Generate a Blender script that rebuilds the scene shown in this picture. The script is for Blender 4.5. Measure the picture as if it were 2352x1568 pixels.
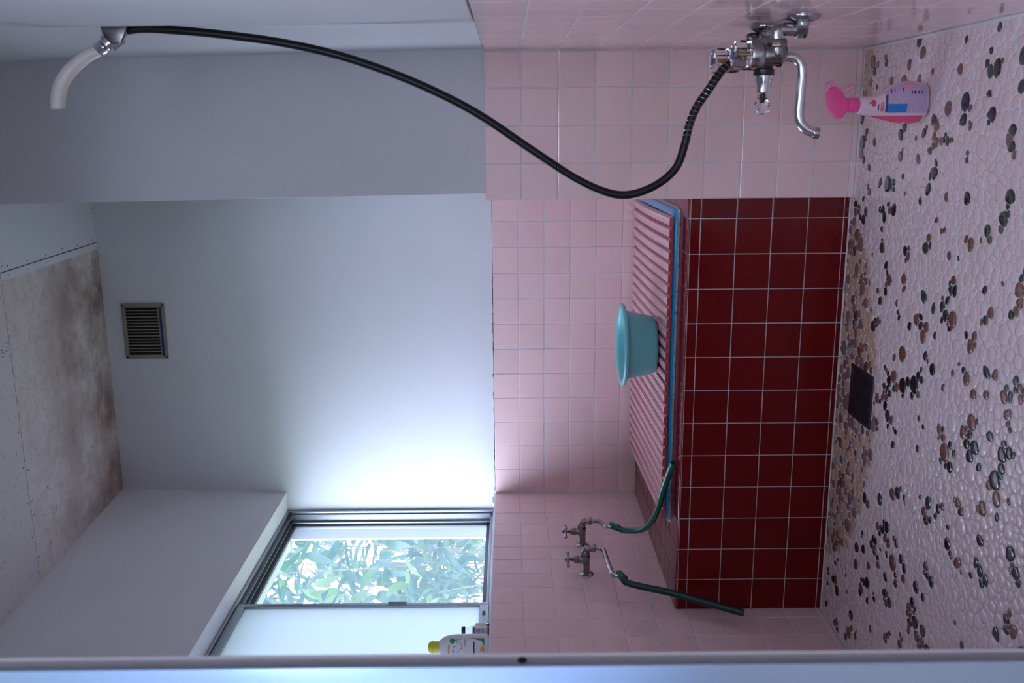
import bpy, bmesh, math, random
from mathutils import Vector, Matrix
random.seed(7)
for o in list(bpy.data.objects): bpy.data.objects.remove(o)
S = bpy.context.scene
COL = S.collection
PI = math.pi

# ------------------------------------------------------------------ camera
CP = Vector((0.0533, -2.5842, 0.9534)); YAW, PIT, ROL, FPX = 0.2259, -0.0024, -0.0081, 2138.24
cf = Vector((-math.sin(YAW)*math.cos(PIT), math.cos(YAW)*math.cos(PIT), math.sin(PIT)))
cr0 = Vector((math.cos(YAW), math.sin(YAW), 0)); cu0 = cr0.cross(cf)
c_r = math.cos(ROL)*cr0 + math.sin(ROL)*cu0
c_u = -math.sin(ROL)*cr0 + math.cos(ROL)*cu0
cam = bpy.data.cameras.new('camera'); camo = bpy.data.objects.new('camera', cam); COL.objects.link(camo)
M = Matrix.Identity(4)
for i in range(3):
    M[i][0] = -c_u[i]; M[i][1] = c_r[i]; M[i][2] = -cf[i]; M[i][3] = CP[i]
camo.matrix_world = M                      # the photograph was taken with the camera turned on its side
cam.sensor_fit = 'HORIZONTAL'; cam.sensor_width = 36; cam.lens = FPX/2352*36
cam.clip_start = 0.02; cam.clip_end = 200
cam.dof.use_dof = True; cam.dof.focus_distance = 2.9; cam.dof.aperture_fstop = 7.0
S.camera = camo

# ------------------------------------------------------------------ world, light, exposure
W = bpy.data.worlds.new('sky'); S.world = W; W.use_nodes = True
bg = W.node_tree.nodes['Background']
bg.inputs['Color'].default_value = (0.67, 0.775, 1.03, 1); bg.inputs['Strength'].default_value = 5.5
def portal(name, loc, rot, sx, sy):
    l = bpy.data.lights.new(name, 'AREA'); l.shape = 'RECTANGLE'; l.size = sx; l.size_y = sy
    l.cycles.is_portal = True
    o = bpy.data.objects.new(name, l); COL.objects.link(o); o.location = loc; o.rotation_euler = rot
portal('window_daylight_portal', (-1.66, 0.2, 1.45), (0, -PI/2, 0), 0.95, 1.7)
portal('hall_daylight_portal', (-1.68, -3.4, 1.5), (0, -PI/2, 0), 1.3, 2.5)
portal('hall_back_daylight_portal', (.02, -5.10, 1.9), (PI/2, 0, PI), 2.1, .8)
vs = S.view_settings
vs.view_transform = 'Standard'; vs.look = 'None'; vs.gamma = 1; vs.use_curve_mapping = False
vs.exposure = 1.2
cy = S.cycles
cy.max_bounces = 7; cy.diffuse_bounces = 4; cy.glossy_bounces = 3; cy.transmission_bounces = 6; cy.transparent_max_bounces = 8
cy.caustics_reflective = False; cy.caustics_refractive = False; cy.adaptive_threshold = .03; cy.sample_clamp_indirect = 6

# ------------------------------------------------------------------ helpers
OFF = {}
def put(o, parent=None, off=None):
    COL.objects.link(o)
    if parent is not None:
        o.parent = parent; OFF[o] = OFF[parent]
    else:
        OFF[o] = Vector(off) if off is not None else Vector((0, 0, 0))
    return o
def tag(o, label=None, cat=None, group=None, kind=None):
    if label: o['label'] = label
    if cat: o['category'] = cat
    if group: o['group'] = group
    if kind: o['kind'] = kind
    return o
def thing(name, label, cat, loc, group=None):
    o = bpy.data.objects.new(name, None); o.location = loc; o.empty_display_size = 0.03
    put(o, None, loc); return tag(o, label, cat, group)
class MB:
    def __init__(s): s.v = []; s.f = []; s.m = []
    def add(s, vs, fs, mi=0):
        b = len(s.v); s.v += [tuple(v) for v in vs]
        s.f += [tuple(b+i for i in f) for f in fs]; s.m += [mi]*len(fs); return s
    def box(s, x0, x1, y0, y1, z0, z1, mi=0):
        v = [(x, y, z) for z in (z0, z1) for y in (y0, y1) for x in (x0, x1)]
        return s.add(v, [(0, 2, 3, 1), (4, 5, 7, 6), (0, 1, 5, 4), (2, 6, 7, 3), (0, 4, 6, 2), (1, 3, 7, 5)], mi)
    def hexa(s, v8, mi=0):                  # same vertex order as box
        return s.add(v8, [(0, 2, 3, 1), (4, 5, 7, 6), (0, 1, 5, 4), (2, 6, 7, 3), (0, 4, 6, 2), (1, 3, 7, 5)], mi)
    def rings(s, rings, closed0=True, closed1=True, mi=0, loop=False):
        n = len(rings[0]); v = [p for r in rings for p in r]; f = []
        for i in range(len(rings)-1 + (1 if loop else 0)):
            j = (i+1) % len(rings)
            for k in range(n):
                k2 = (k+1) % n
                f.append((i*n+k, i*n+k2, j*n+k2, j*n+k))
        if closed0 and not loop: f.append(tuple(reversed(range(n))))
        if closed1 and not loop: f.append(tuple((len(rings)-1)*n+k for k in range(n)))
        return s.add(v, f, mi)
    def tube(s, path, rad, n=14, mi=0, cap=True):
        P = [Vector(p) for p in path]; L = len(P)
        R = rad if isinstance(rad, (list, tuple)) else [rad]*L
        T = [(P[min(i+1, L-1)]-P[max(i-1, 0)]).normalized() for i in range(L)]
        up = Vector((0, 0, 1)) if abs(T[0].z) < .9 else Vector((1, 0, 0))
        a = T[0].cross(up).normalized(); rr = []
        for i in range(L):
            a = (a - T[i]*a.dot(T[i])).normalized(); b = T[i].cross(a)
            rr.append([P[i] + (a*math.cos(2*PI*k/n) + b*math.sin(2*PI*k/n))*R[i] for k in range(n)])
        return s.rings(rr, cap, cap, mi)
    def lathe(s, prof, org, axis, n=24, mi=0, cap=True, xdir=None, sx=1, sy=1, phase=0):
        ax = Vector(axis).normalized(); up = Vector(xdir) if xdir else (Vector((0, 0, 1)) if abs(ax.z) < .9 else Vector((1, 0, 0)))
        a = (up - ax*up.dot(ax)).normalized(); b = ax.cross(a); o = Vector(org)
        rr = [[o + ax*h + (a*math.cos(2*PI*k/n+phase)*sx + b*math.sin(2*PI*k/n+phase)*sy)*r for k in range(n)] for r, h in prof]
        return s.rings(rr, cap, cap, mi)
    def mesh(s, name, mats, smooth=None, bevel=0, seg=2, off=None, bevang=30):
        me = bpy.data.meshes.new(name)
        vs = s.v if off is None else [(a-off[0], b-off[1], c-off[2]) for a, b, c in s.v]
        me.from_pydata(vs, [], s.f)
        if any(s.m): me.polygons.foreach_set('material_index', s.m)
        for m in mats: me.materials.append(m)
        if bevel:
            bm = bmesh.new(); bm.from_mesh(me)
            bmesh.ops.recalc_face_normals(bm, faces=bm.faces)
            ed = [e for e in bm.edges if len(e.link_faces) == 2 and e.calc_face_angle(0) > math.radians(bevang)]
            bmesh.ops.bevel(bm, geom=ed, offset=bevel, segments=seg, profile=.5, affect='EDGES', clamp_overlap=True)
            bm.to_mesh(me); bm.free()
        if smooth is not None:
            me.polygons.foreach_set('use_smooth', [True]*len(me.polygons))
            me.set_sharp_from_angle(angle=math.radians(smooth))
        me.update(); return me
    def build(s, name, mats, parent=None, smooth=None, bevel=0, seg=2, origin=None, bevang=30):
        mats = mats if isinstance(mats, (list, tuple)) else [mats]
        off = OFF[parent] if parent is not None else (Vector(origin) if origin is not None else Vector((0, 0, 0)))
        o = bpy.data.objects.new(name, s.mesh(name, mats, smooth, bevel, seg, off, bevang))
        if parent is None:
            o.location = off; put(o, None, off)
        else: put(o, parent)
        return o
def cr(pts, n=8):
    P = [Vector(p) for p in pts]; out = []
    for i in range(len(P)-1):
        p0 = P[i-1] if i else P[0]*2-P[1]; p1 = P[i]; p2 = P[i+1]; p3 = P[i+2] if i+2 < len(P) else P[-1]*2-P[-2]
        for k in range(n):
            t = k/n
            out.append(.5*((2*p1)+(p2-p0)*t+(2*p0-5*p1+4*p2-p3)*t*t+(3*p1-p0-3*p2+p3)*t**3))
    out.append(P[-1]); return out
def prism(poly, d0, d1, fn):               # poly in 2D, extruded d0..d1, fn(a,b,d)->xyz
    n = len(poly); m = MB()
    return m.add([fn(a, b, d) for d in (d0, d1) for a, b in poly],
                 [tuple(reversed(range(n))), tuple(range(n, 2*n))] + [(k, (k+1) % n, n+(k+1) % n, n+k) for k in range(n)])

# ------------------------------------------------------------------ materials
def mat(name, col, rough=.5, metal=0, spec=.5, vary=0, bump=0, bscale=200, noise=None, coat=0, trans=0, ior=1.5, sss=0):
    m = bpy.data.materials.new(name); m.use_nodes = True; nt = m.node_tree; b = nt.nodes['Principled BSDF']
    b.inputs['Base Color'].default_value = (*col, 1); b.inputs['Roughness'].default_value = rough
    b.inputs['Metallic'].default_value = metal; b.inputs['Specular IOR Level'].default_value = spec
    b.inputs['Coat Weight'].default_value = coat; b.inputs['Coat Roughness'].default_value = .08
    b.inputs['Transmission Weight'].default_value = trans; b.inputs['IOR'].default_value = ior
    N = nt.nodes.new; L = nt.links.new
    tc = N('ShaderNodeTexCoord'); csock = None
    if noise:                               # (second colour, scale, low, high)
        c2, sc, lo, hi = noise
        nz = N('ShaderNodeTexNoise'); nz.inputs['Scale'].default_value = sc; nz.inputs['Detail'].default_value = 2
        L(tc.outputs['Object'], nz.inputs['Vector'])
        mr = N('ShaderNodeMapRange'); mr.inputs[1].default_value = lo; mr.inputs[2].default_value = hi
        L(nz.outputs[0], mr.inputs[0])
        mx = N('ShaderNodeMix'); mx.data_type = 'RGBA'; L(mr.outputs[0], mx.inputs[0])
        mx.inputs[6].default_value = (*col, 1); mx.inputs[7].default_value = (*c2, 1); csock = mx.outputs[2]
    if vary:
        oi = N('ShaderNodeObjectInfo'); hs = N('ShaderNodeHueSaturation')
        mr = N('ShaderNodeMapRange'); mr.inputs[3].default_value = 1-vary; mr.inputs[4].default_value = 1+vary
        L(oi.outputs['Random'], mr.inputs[0]); L(mr.outputs[0], hs.inputs['Value'])
        if csock: L(csock, hs.inputs['Color'])
        else: hs.inputs['Color'].default_value = (*col, 1)
        csock = hs.outputs[0]
    if csock: L(csock, b.inputs['Base Color'])
    if bump:
        nz = N('ShaderNodeTexNoise'); nz.inputs['Scale'].default_value = bscale; nz.inputs['Detail'].default_value = 1
        L(tc.outputs['Object'], nz.inputs['Vector'])
        bp = N('ShaderNodeBump'); bp.inputs['Strength'].default_value = bump; bp.inputs['Distance'].default_value = .002
        L(nz.outputs[0], bp.inputs['Height']); L(bp.outputs[0], b.inputs['Normal'])
    return m
def translucent(name, col, tcol, fac, rough=.4, gloss=.05, transp=0):
    m = bpy.data.materials.new(name); m.use_nodes = True; nt = m.node_tree; nt.nodes.clear()
    N = nt.nodes.new; L = nt.links.new
    d = N('ShaderNodeBsdfDiffuse'); d.inputs[0].default_value = (*col, 1)
    t = N('ShaderNodeBsdfTranslucent'); t.inputs[0].default_value = (*tcol, 1)
    g = N('ShaderNodeBsdfGlossy'); g.inputs[1].default_value = rough
    a = N('ShaderNodeMixShader'); a.inputs[0].default_value = fac; L(d.outputs[0], a.inputs[1]); L(t.outputs[0], a.inputs[2])
    b = N('ShaderNodeMixShader'); b.inputs[0].default_value = gloss; L(a.outputs[0], b.inputs[1]); L(g.outputs[0], b.inputs[2])
    last = b
    if transp:
        tr = N('ShaderNodeBsdfTransparent'); c = N('ShaderNodeMixShader'); c.inputs[0].default_value = transp
        L(b.outputs[0], c.inputs[1]); L(tr.outputs[0], c.inputs[2]); last = c
    o = N('ShaderNodeOutputMaterial'); L(last.outputs[0], o.inputs[0]); return m

PINK = mat('pink_glazed_tile', (.84, .605, .595), .085, vary=.03, noise=((.81, .58, .575), 6, .4, .7))
RED = mat('dark_red_glazed_tile', (.15, .006, .008), .11, vary=.06, spec=.2)
GROUT = mat('pale_grout', (.72, .71, .74), .8, noise=((.55, .54, .56), 9, .52, .75))
GROUTD = mat('dusty_grout', (.56, .53, .54), .85, noise=((.42, .38, .37), 9, .5, .75))
WHITE = mat('white_painted_plaster', (.70, .715, .735), .6, noise=((.675, .69, .71), 3, .45, .75))
PLAST2 = mat('grey_white_painted_plaster', (.675, .68, .705), .65, noise=((.645, .645, .665), 3, .45, .75))
CEILC = mat('ceiling_board_clean', (.66, .68, .71), .7, noise=((.67, .67, .68), 5, .5, .8))
CHROME = mat('chrome', (.62, .63, .66), .13, 1)
DULLCH = mat('dull_nickel', (.25, .235, .235), .27, 1, noise=((.18, .165, .165), 60, .5, .75))
CHROME2 = mat('worn_chrome', (.42, .43, .455), .2, 1, noise=((.32, .32, .34), 50, .5, .75))
ALU = mat('aluminium_sash', (.36, .39, .42), .38, .75)
ALUD = mat('aluminium_sash_dark', (.17, .18, .20), .45, .6)
BLACKR = mat('black_rubber_hose', (.006, .006, .008), .38, spec=.3)
BLACKP = mat('black_plastic', (.012, .012, .014), .35)
DARKG = mat('dark_gap', (.02, .02, .02), .8)
GREENH = mat('green_rubber_hose', (.0, .105, .075), .28)
DGREENH = mat('dark_green_rubber_hose', (.0, .040, .030), .35)
BLUE = mat('blue_plastic_tub', (.015, .42, .93), .2)
SEAL = mat('grey_sealant', (.50, .50, .47), .7, noise=((.16, .15, .13), 120, .55, .7), bump=.5, bscale=150)
COVTOP = mat('glare_pale_pink_slat_top', (.72, .46, .53), .2, noise=((.67, .40, .47), 12, .4, .7), coat=.5)  # paler slat tops: glare of the bright back wall put into the colour
COVER = mat('red_pink_plastic_slat', (.50, .06, .07), .2, noise=((.44, .05, .06), 15, .4, .7), coat=.6)
HINGE = mat('pink_grey_soft_hinge', (.48, .26, .29), .35)
TURQ = mat('turquoise_plastic_basin', (.16, .52, .54), .33)
CREAM = mat('cream_plastic', (.74, .68, .63), .35)
ACRYL = mat('clear_acrylic', (.95, .96, 1.0), .03, trans=1, ior=1.49)
GLASS = mat('clear_glass', (.97, 1, 1), .01, trans=1, ior=1.45)
GOLD = mat('gold_insert', (.55, .31, .09), .35, .6)
BLUEP = mat('blue_index_plastic', (.01, .10, .38), .3)
CYANP = mat('cyan_index_plastic', (.02, .40, .55), .3)
HOTP = mat('hot_pink_plastic', (.92, .085, .34), .3)
PALEP = mat('pale_pink_plastic', (.83, .32, .52), .35)
BOTL = mat('translucent_white_pink_plastic', (.82, .60, .70), .35)
LIQ = mat('pink_liquid_window', (.78, .10, .22), .25)
LABEL = mat('lilac_printed_label', (.56, .43, .61), .5, noise=((.35, .26, .46), 900, .5, .62))
PRW = mat('print_white', (.85, .85, .88), .5)
PRBL = mat('print_blue', (.01, .19, .58), .5); PRDB = mat('print_dark_violet', (.05, .03, .14), .5)
PRRD = mat('print_red', (.70, .06, .09), .5); PRGR = mat('print_green', (.03, .32, .09), .5)
PROR = mat('print_orange', (.90, .36, .10), .5); PRPK = mat('print_salmon', (.80, .30, .36), .5)
YEL = mat('yellow_plastic_cap', (.72, .62, .04), .35)
WPLAS = mat('white_plastic_bottle', (.80, .76, .80), .3)
PALEY = mat('pale_yellow_paper', (.78, .75, .45), .6)
BEIGE = mat('aged_beige_plastic', (.27, .235, .17), .45)
VBLUE = mat('blue_plastic_strip', (.006, .03, .15), .4)
DRAIN = mat('drain_grate_steel', (.075, .082, .105), .36, .8)
WOODW = mat('exterior_pale_board', (.19, .175, .21), .6)
EARTH = mat('garden_soil', (.13, .15, .07), .9, noise=((.06, .10, .03), 4, .4, .7))
BARK = mat('bark', (.13, .10, .07), .9)
LEAF = [translucent('leaf_green_%d' % i, c, t, .60, .35, .06) for i, (c, t) in enumerate((
    ((.018, .055, .032), (.026, .082, .048)), ((.014, .045, .036), (.018, .068, .058)), ((.04, .08, .02), (.085, .15, .04))))]
FROST = translucent('frosted_glass', (.55, .60, .62), (.47, .505, .525), .8, .25, .05)
HAZY = translucent('hazy_clear_glass', (.30, .40, .42), (.36, .50, .54), .5, .05, .12, transp=.86)
HALLW = mat('hall_wallpaper', (.80, .80, .82), .8)
HALLF = mat('hall_floor', (.30, .22, .15), .5, noise=((.2, .14, .09), 8, .4, .7))
DOORAL = mat('brushed_aluminium_door_frame', (.36, .50, .74), .22, .95)
JAMB = mat('satin_aluminium_jamb', (.52, .49, .53), .5, .1)
PEB = dict(
 l0=mat('pebble_pale_pink', (.80, .645, .66), .2, coat=.3), l1=mat('pebble_pale_rose', (.78, .62, .635), .2, coat=.3), l2=mat('pebble_pale_lilac', (.79, .655, .69), .2, coat=.3),
 bk=mat('pebble_black', (.018, .018, .024), .16, coat=.4), gr=mat('pebble_dark_green', (.028, .050, .048), .16, coat=.4, noise=((.12, .15, .15), 260, .58, .72)),
 br=mat('pebble_red_brown', (.19, .075, .06), .18, coat=.4, noise=((.40, .24, .22), 300, .55, .72)),
 mv=mat('pebble_mauve', (.26, .15, .16), .2, coat=.3), tn=mat('pebble_tan', (.60, .42, .31), .22, coat=.3), ol=mat('pebble_olive_brown', (.10, .068, .04), .2, coat=.3),
 gy=mat('pebble_grey', (.40, .36, .36), .22, coat=.3))

# ------------------------------------------------------------------ room numbers (metres; x right, y into the room, z up)
XL, XR, YB, YT = -1.3994, 0.2533, 0.9746, 0.0274
XE = -0.1418; ZROW = 0.9175; ZTOP = 1.0175; YF = -1.80
def ceil_z(y): return 2.53 - .055*(YB - y)
TC = {}
def tile_mesh(w, h, m, key, bev=.0016, t=.004):
    k = (round(w, 4), round(h, 4), key)
    if k not in TC:
        a, b = w/2, h/2; mb = MB(); R = []
        for ins, z in ((0, -t), (0, -.0012), (bev*.35, -.0003), (bev, 0)):
            R.append([(-a+ins, -b+ins, z), (a-ins, -b+ins, z), (a-ins, b-ins, z), (-a+ins, b-ins, z)])
        mb.rings(R, False, True); TC[k] = mb.mesh('tile', [m])
    return TC[k]
def lay(parent, o, U, V, Nn, ub, vb, m, key, gap=.0026, jit=.0003, minw=.006):
    """tiles on the plane o + u U + v V, outward normal Nn; ub / vb are the joint positions along each direction"""
    U, V, Nn, o = Vector(U), Vector(V), Vector(Nn), Vector(o)
    flip = U.cross(V).dot(Nn) < 0
    for i in range(len(ub)-1):
        for j in range(len(vb)-1):
            w = ub[i+1]-ub[i]-gap; h = vb[j+1]-vb[j]-gap
            if w < minw or h < minw: continue
            c = o + U*((ub[i]+ub[i+1])/2 + random.uniform(-jit, jit)) + V*((vb[j]+vb[j+1])/2 + random.uniform(-jit, jit)) + Nn*random.uniform(-.0002, .0003)
            if flip: me = tile_mesh(h, w, m, key); X, Y = V, U
            else: me = tile_mesh(w, h, m, key); X, Y = U, V
            t = bpy.data.objects.new('tile', me); put(t, parent)
            MM = Matrix.Identity(4)
            for k in range(3): MM[k][0] = X[k]; MM[k][1] = Y[k]; MM[k][2] = Nn[k]; MM[k][3] = c[k]-OFF[parent][k]
            t.matrix_local = MM
def joints(a, b, first, pitch):
    """sorted joint list from a to b on the grid first + k*pitch, ends included"""
    out = [a]; k = math.floor((a-first)/pitch)-1
    while True:
        p = first+k*pitch; k += 1
        if p > b-.001: break
        if p > a+.001: out.append(p)
    out.append(b); return out

# ------------------------------------------------------------------ back wall
wb = tag(MB().box(-1.60, .45, YB+.005, YB+.12, ZTOP+.001, 2.62).build('wall_back', WHITE), kind='structure')
MB().box(XL-.02, .45, YB+.0014, YB+.12, -.05, ZTOP-.001).build('grout_bed', GROUT, wb)
lay(wb, (0, YB, 0), (1, 0, 0), (0, 0, 1), (0, -1, 0), joints(XL, -.12, -1.2942, .1), joints(.40, ZTOP, ZROW, .1), PINK, 'p')
# the cracked joint between plaster and tiles
m = MB(); x = -.5; rnd = random.Random(3)
while x > XL+.01:
    l = rnd.uniform(.008, .03); w = rnd.choice((0, .0004, .0007, .0013, .002)); z = ZTOP+.0005+rnd.uniform(-.001, .0015)
    if w: m.add([(x, YB-.0004, z), (x, YB-.0004, z+w), (x-l/2, YB-.0004, z+w*1.6), (x-l, YB-.0004, z+w*.5), (x-l, YB-.0004, z)], [(0, 1, 2, 3, 4)])
    x -= l
m.build('crack', DARKG, wb)

# ------------------------------------------------------------------ left wall with the window opening
XW = -1.466                                  # inner face of the window frame
ZH = 1.868                                   # window head
wl = MB()
z1a, z1b = ceil_z(YB)+.08, ceil_z(YF)+.1
wl.hexa([(-1.64, YF, ZH), (-1.4002, YF, ZH), (-1.64, YB+.005, ZH), (-1.389, YB+.005, ZH),
         (-1.64, YF, z1b), (-1.4135, YF, z1b), (-1.64, YB+.005, z1a), (-1.3625, YB+.005, z1a)])
PLAST3 = mat('lightened_white_painted_plaster', (.79, .78, .79), .65, noise=((.76, .745, .755), 3, .45, .75))  # white plaster lightened: bounce light missing on this wall is put into its colour
wl = tag(wl.build('wall_left', PLAST3), kind='structure')
MB().box(-1.64, XL-.0014, YF, YB+.0014, -.05, ZTOP-.002).build('grout_bed', GROUT, wl)
MB().box(-1.64, XL-.003, YF, -.62, ZTOP-.002, ZH).build('plaster_pier', PLAST2, wl)
MB().box(-1.50, XL+.0008, -.62, YB+.001, ZTOP-.004, ZTOP+.0035).build('sill_trim', WPLAS, wl, smooth=40, bevel=.0012)
lay(wl, (XL, 0, 0), (0, 1, 0), (0, 0, 1), (1, 0, 0), joints(YF, YB, .8763, .1), joints(.002, ZTOP, ZROW, .1), PINK, 'p')

# ------------------------------------------------------------------ partition (pillar) beside the tub
wp = MB()
def px(z): return -.124 - .0146*(z-1.02)
def rx(z): return .2574 - .0168*(z-1.02)
wp.hexa([(px(1.01), .012, 1.01), (.45, .012, 1.01), (px(1.01), YB+.004, 1.01), (.45, YB+.004, 1.01),
         (px(2.6), .012, 2.6), (.45, .012, 2.6), (px(2.6), YB+.004, 2.6), (.45, YB+.004, 2.6)])
wp = tag(wp.build('wall_partition', PLAST2, smooth=30, bevel=.002), kind='structure')
MB().box(XE+.0015, .45, .0014, YB+.004, -.05, ZTOP-.001).build('grout_bed', GROUT, wp)
lay(wp, (0, 0, 0), (1, 0, 0), (0, 0, 1), (0, -1, 0), [XE, -.0433, .0567, .1567, XR-.001], joints(.002, ZTOP, ZROW+.0008, .1), PINK, 'p')
lay(wp, (XE, 0, 0), (0, 1, 0), (0, 0, 1), (-1, 0, 0), joints(.0, YB, .1, .1), joints(.002, ZTOP, ZROW+.0008, .1), PINK, 'p')

# ------------------------------------------------------------------ right wall
wr = MB()
wr.hexa([(.2495, YF, ZTOP+.001), (.45, YF, ZTOP+.001), (.2495, -.70, ZTOP+.001), (.45, -.70, ZTOP+.001),
         (.2460, YF, 2.6), (.45, YF, 2.6), (.2460, -.70, 2.6), (.45, -.70, 2.6)])
wr = tag(wr.build('wall_right', PLAST2, smooth=50, bevel=.004, seg=3), kind='structure')
m = MB(); m.hexa([(.2575, -.71, ZTOP+.001), (.45, -.71, ZTOP+.001), (rx(1.02), .0125, ZTOP+.001), (.45, .0125, ZTOP+.001),
         (.2560, -.71, 2.6), (.45, -.71, 2.6), (rx(2.6), .0125, 2.6), (.45, .0125, 2.6)])
m.build('recessed_plaster', PLAST2, wr)
MB().box(XR+.0014, .45, YF, .0014, -.05, ZTOP-.001).build('grout_bed', GROUT, wr)
lay(wr, (XR, 0, 0), (0, 1, 0), (0, 0, 1), (-1, 0, 0), joints(YF, -.001, -.010, .1075), joints(.002, ZTOP, ZROW+.0008, .1), PINK, 'p')

# ------------------------------------------------------------------ front wall (door side), door frame
wf = tag(MB().box(-1.64, -.66, YF-.06, YF, -.05, 2.6).build('wall_front', PLAST2), kind='structure')
MB().box(-.66, .45, YF-.06, YF, 2.02, 2.6).build('lintel_plaster', PLAST2, wf)
d1 = MB().box(-.660, -.4125, YF-.045, YF-.041, .0, 2.02).build('door_1', DOORAL, smooth=40, bevel=.0008)
tag(d1, kind='structure')
MB().box(-.4460, -.4330, YF+.006, YF+.012, .0, 2.02).build('jamb_lip', JAMB, d1, smooth=40, bevel=.0012)
MB().box(-.66, -.4465, YF-.041, YF+.006, .0, 2.02).build('jamb_core', ALUD, d1)
MB().lathe([(.0033, 0), (.0033, .0010), (.0024, .0018), (.0005, .0018)], (-.4368, YF+.006, .9440), (0, -1, 0), 20, xdir=(0, 0, 1), sx=1.35).build('screw_head', BLACKP, d1, smooth=40)
MB().box(-.66, .2533, YF-.05, YF+.01, 2.02, 2.07).build('door_head', JAMB, d1)
MB().box(-.66, .2533, YF-.06, YF+.02, -.02, .014).build('threshold', JAMB, d1)

# ------------------------------------------------------------------ ceiling boards
ce = tag(MB().hexa([(-1.64, YF, ceil_z(YF)+.006), (.45, YF, ceil_z(YF)+.006), (-1.64, YB+.1, ceil_z(YB+.1)+.006), (.45, YB+.1, ceil_z(YB+.1)+.006),
     (-1.64, YF, 2.66), (.45, YF, 2.66), (-1.64, YB+.1, 2.66), (.45, YB+.1, 2.66)]).build('ceiling', DARKG), kind='structure')
def stain_mat():
    m = bpy.data.materials.new('mould_stained_ceiling_board'); m.use_nodes = True; nt = m.node_tree; b = nt.nodes['Principled BSDF']
    N = nt.nodes.new; L = nt.links.new; b.inputs['Roughness'].default_value = .75
    tc = N('ShaderNodeTexCoord')
    def noise(sc, det, lo, hi, rough=.6):
        n = N('ShaderNodeTexNoise'); n.inputs['Scale'].default_value = sc; n.inputs['Detail'].default_value = det; n.inputs['Roughness'].default_value = rough
        L(tc.outputs['Object'], n.inputs['Vector']); r = N('ShaderNodeMapRange'); r.inputs[1].default_value = lo; r.inputs[2].default_value = hi
        L(n.outputs[0], r.inputs[0]); return r.outputs[0]
    def mix(f, a, c2):
        x = N('ShaderNodeMix'); x.data_type = 'RGBA'; L(f, x.inputs[0])
        if isinstance(a, tuple): x.inputs[6].default_value = (*a, 1)
        else: L(a, x.inputs[6])
        x.inputs[7].default_value = (*c2, 1); return x.outputs[2]
    def mul(a, c):
        x = N('ShaderNodeMath'); x.operation = 'MULTIPLY'; L(a, x.inputs[0])
        if isinstance(c, float): x.inputs[1].default_value = c
        else: L(c, x.inputs[1])
        return x.outputs[0]
    sx = N('ShaderNodeSeparateXYZ'); L(tc.outputs['Object'], sx.inputs[0])
    g = N('ShaderNodeMapRange'); g.inputs[1].default_value = .25; g.inputs[2].default_value = .95; g.interpolation_type = 'SMOOTHSTEP'
    L(sx.outputs[1], g.inputs[0])            # the mould is a stain that spreads from the back wall
    ad = N('ShaderNodeMath'); ad.operation = 'MULTIPLY_ADD'; L(g.outputs[0], ad.inputs[0]); ad.inputs[1].default_value = .8; ad.inputs[2].default_value = .2
    c = mix(mul(noise(4.5, 8, .36, .60), ad.outputs[0]), (.70, .64, .60), (.36, .235, .18))
    c = mix(mul(noise(22, 6, .48, .72, .7), .55), c, (.42, .31, .26))
    c = mix(mul(mul(noise(5, 5, .46, .66), g.outputs[0]), .8), c, (.15, .115, .09))
    c = mix(mul(noise(75, 3, .63, .70), .7), c, (.16, .13, .12))
    L(c, b.inputs['Base Color']); return m
STAIN = stain_mat()
DOTTED = mat('speckled_ceiling_board', (.62, .58, .56), .75, noise=((.45, .41, .40), 60, .62, .72))
def panel(x0, x1, y0, y1, m, edge=None):
    a = MB(); t = .006
    a.hexa([(x0, y0, ceil_z(y0)), (x1, y0, ceil_z(y0)), (x0, y1, ceil_z(y1)), (x1, y1, ceil_z(y1)),
            (x0, y0, ceil_z(y0)+t), (x1, y0, ceil_z(y0)+t), (x0, y1, ceil_z(y1)+t), (x1, y1, ceil_z(y1)+t)])
    p = a.build('ceiling_panel', m, ce); n = MB()
    pts = [(x0+.02+k*(x1-x0-.04)/7, y) for k in range(8) for y in (y0+.012, y1-.015)] + [(x, y0+.05+k*(y1-y0-.1)/5) for k in range(6) for x in (x0+.012, x1-.012)]
    for (x, y) in pts: n.lathe([(.0022, -.0008), (.0022, .001)], (x+random.uniform(-.004, .004), y, ceil_z(y)), (0, 0, 1), 8)
    n.build('nail_heads', BLACKP, p)
    return p
panel(-.3615, .44, .203, YB+.004, CEILC)
ps = panel(-1.47, -.3645, .203, YB+.004, STAIN)
a = MB(); a.hexa([(-.3885, .204, ceil_z(.204)-.0006), (-.365, .204, ceil_z(.204)-.0006), (-.3885, YB+.003, ceil_z(YB)-.0006), (-.365, YB+.003, ceil_z(YB)-.0006),
                  (-.3885, .204, ceil_z(.204)+.002), (-.365, .204, ceil_z(.204)+.002), (-.3885, YB+.003, ceil_z(YB)+.002), (-.365, YB+.003, ceil_z(YB)+.002)])
a.build('joint_strip', CEILC, ps)
panel(-1.47, -.60, -.71, .2005, DOTTED); panel(-.598, .44, -.71, .2005, DOTTED)
panel(-1.47, -.60, YF, -.7125, DOTTED); panel(-.598, .44, YF, -.7125, DOTTED)

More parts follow.
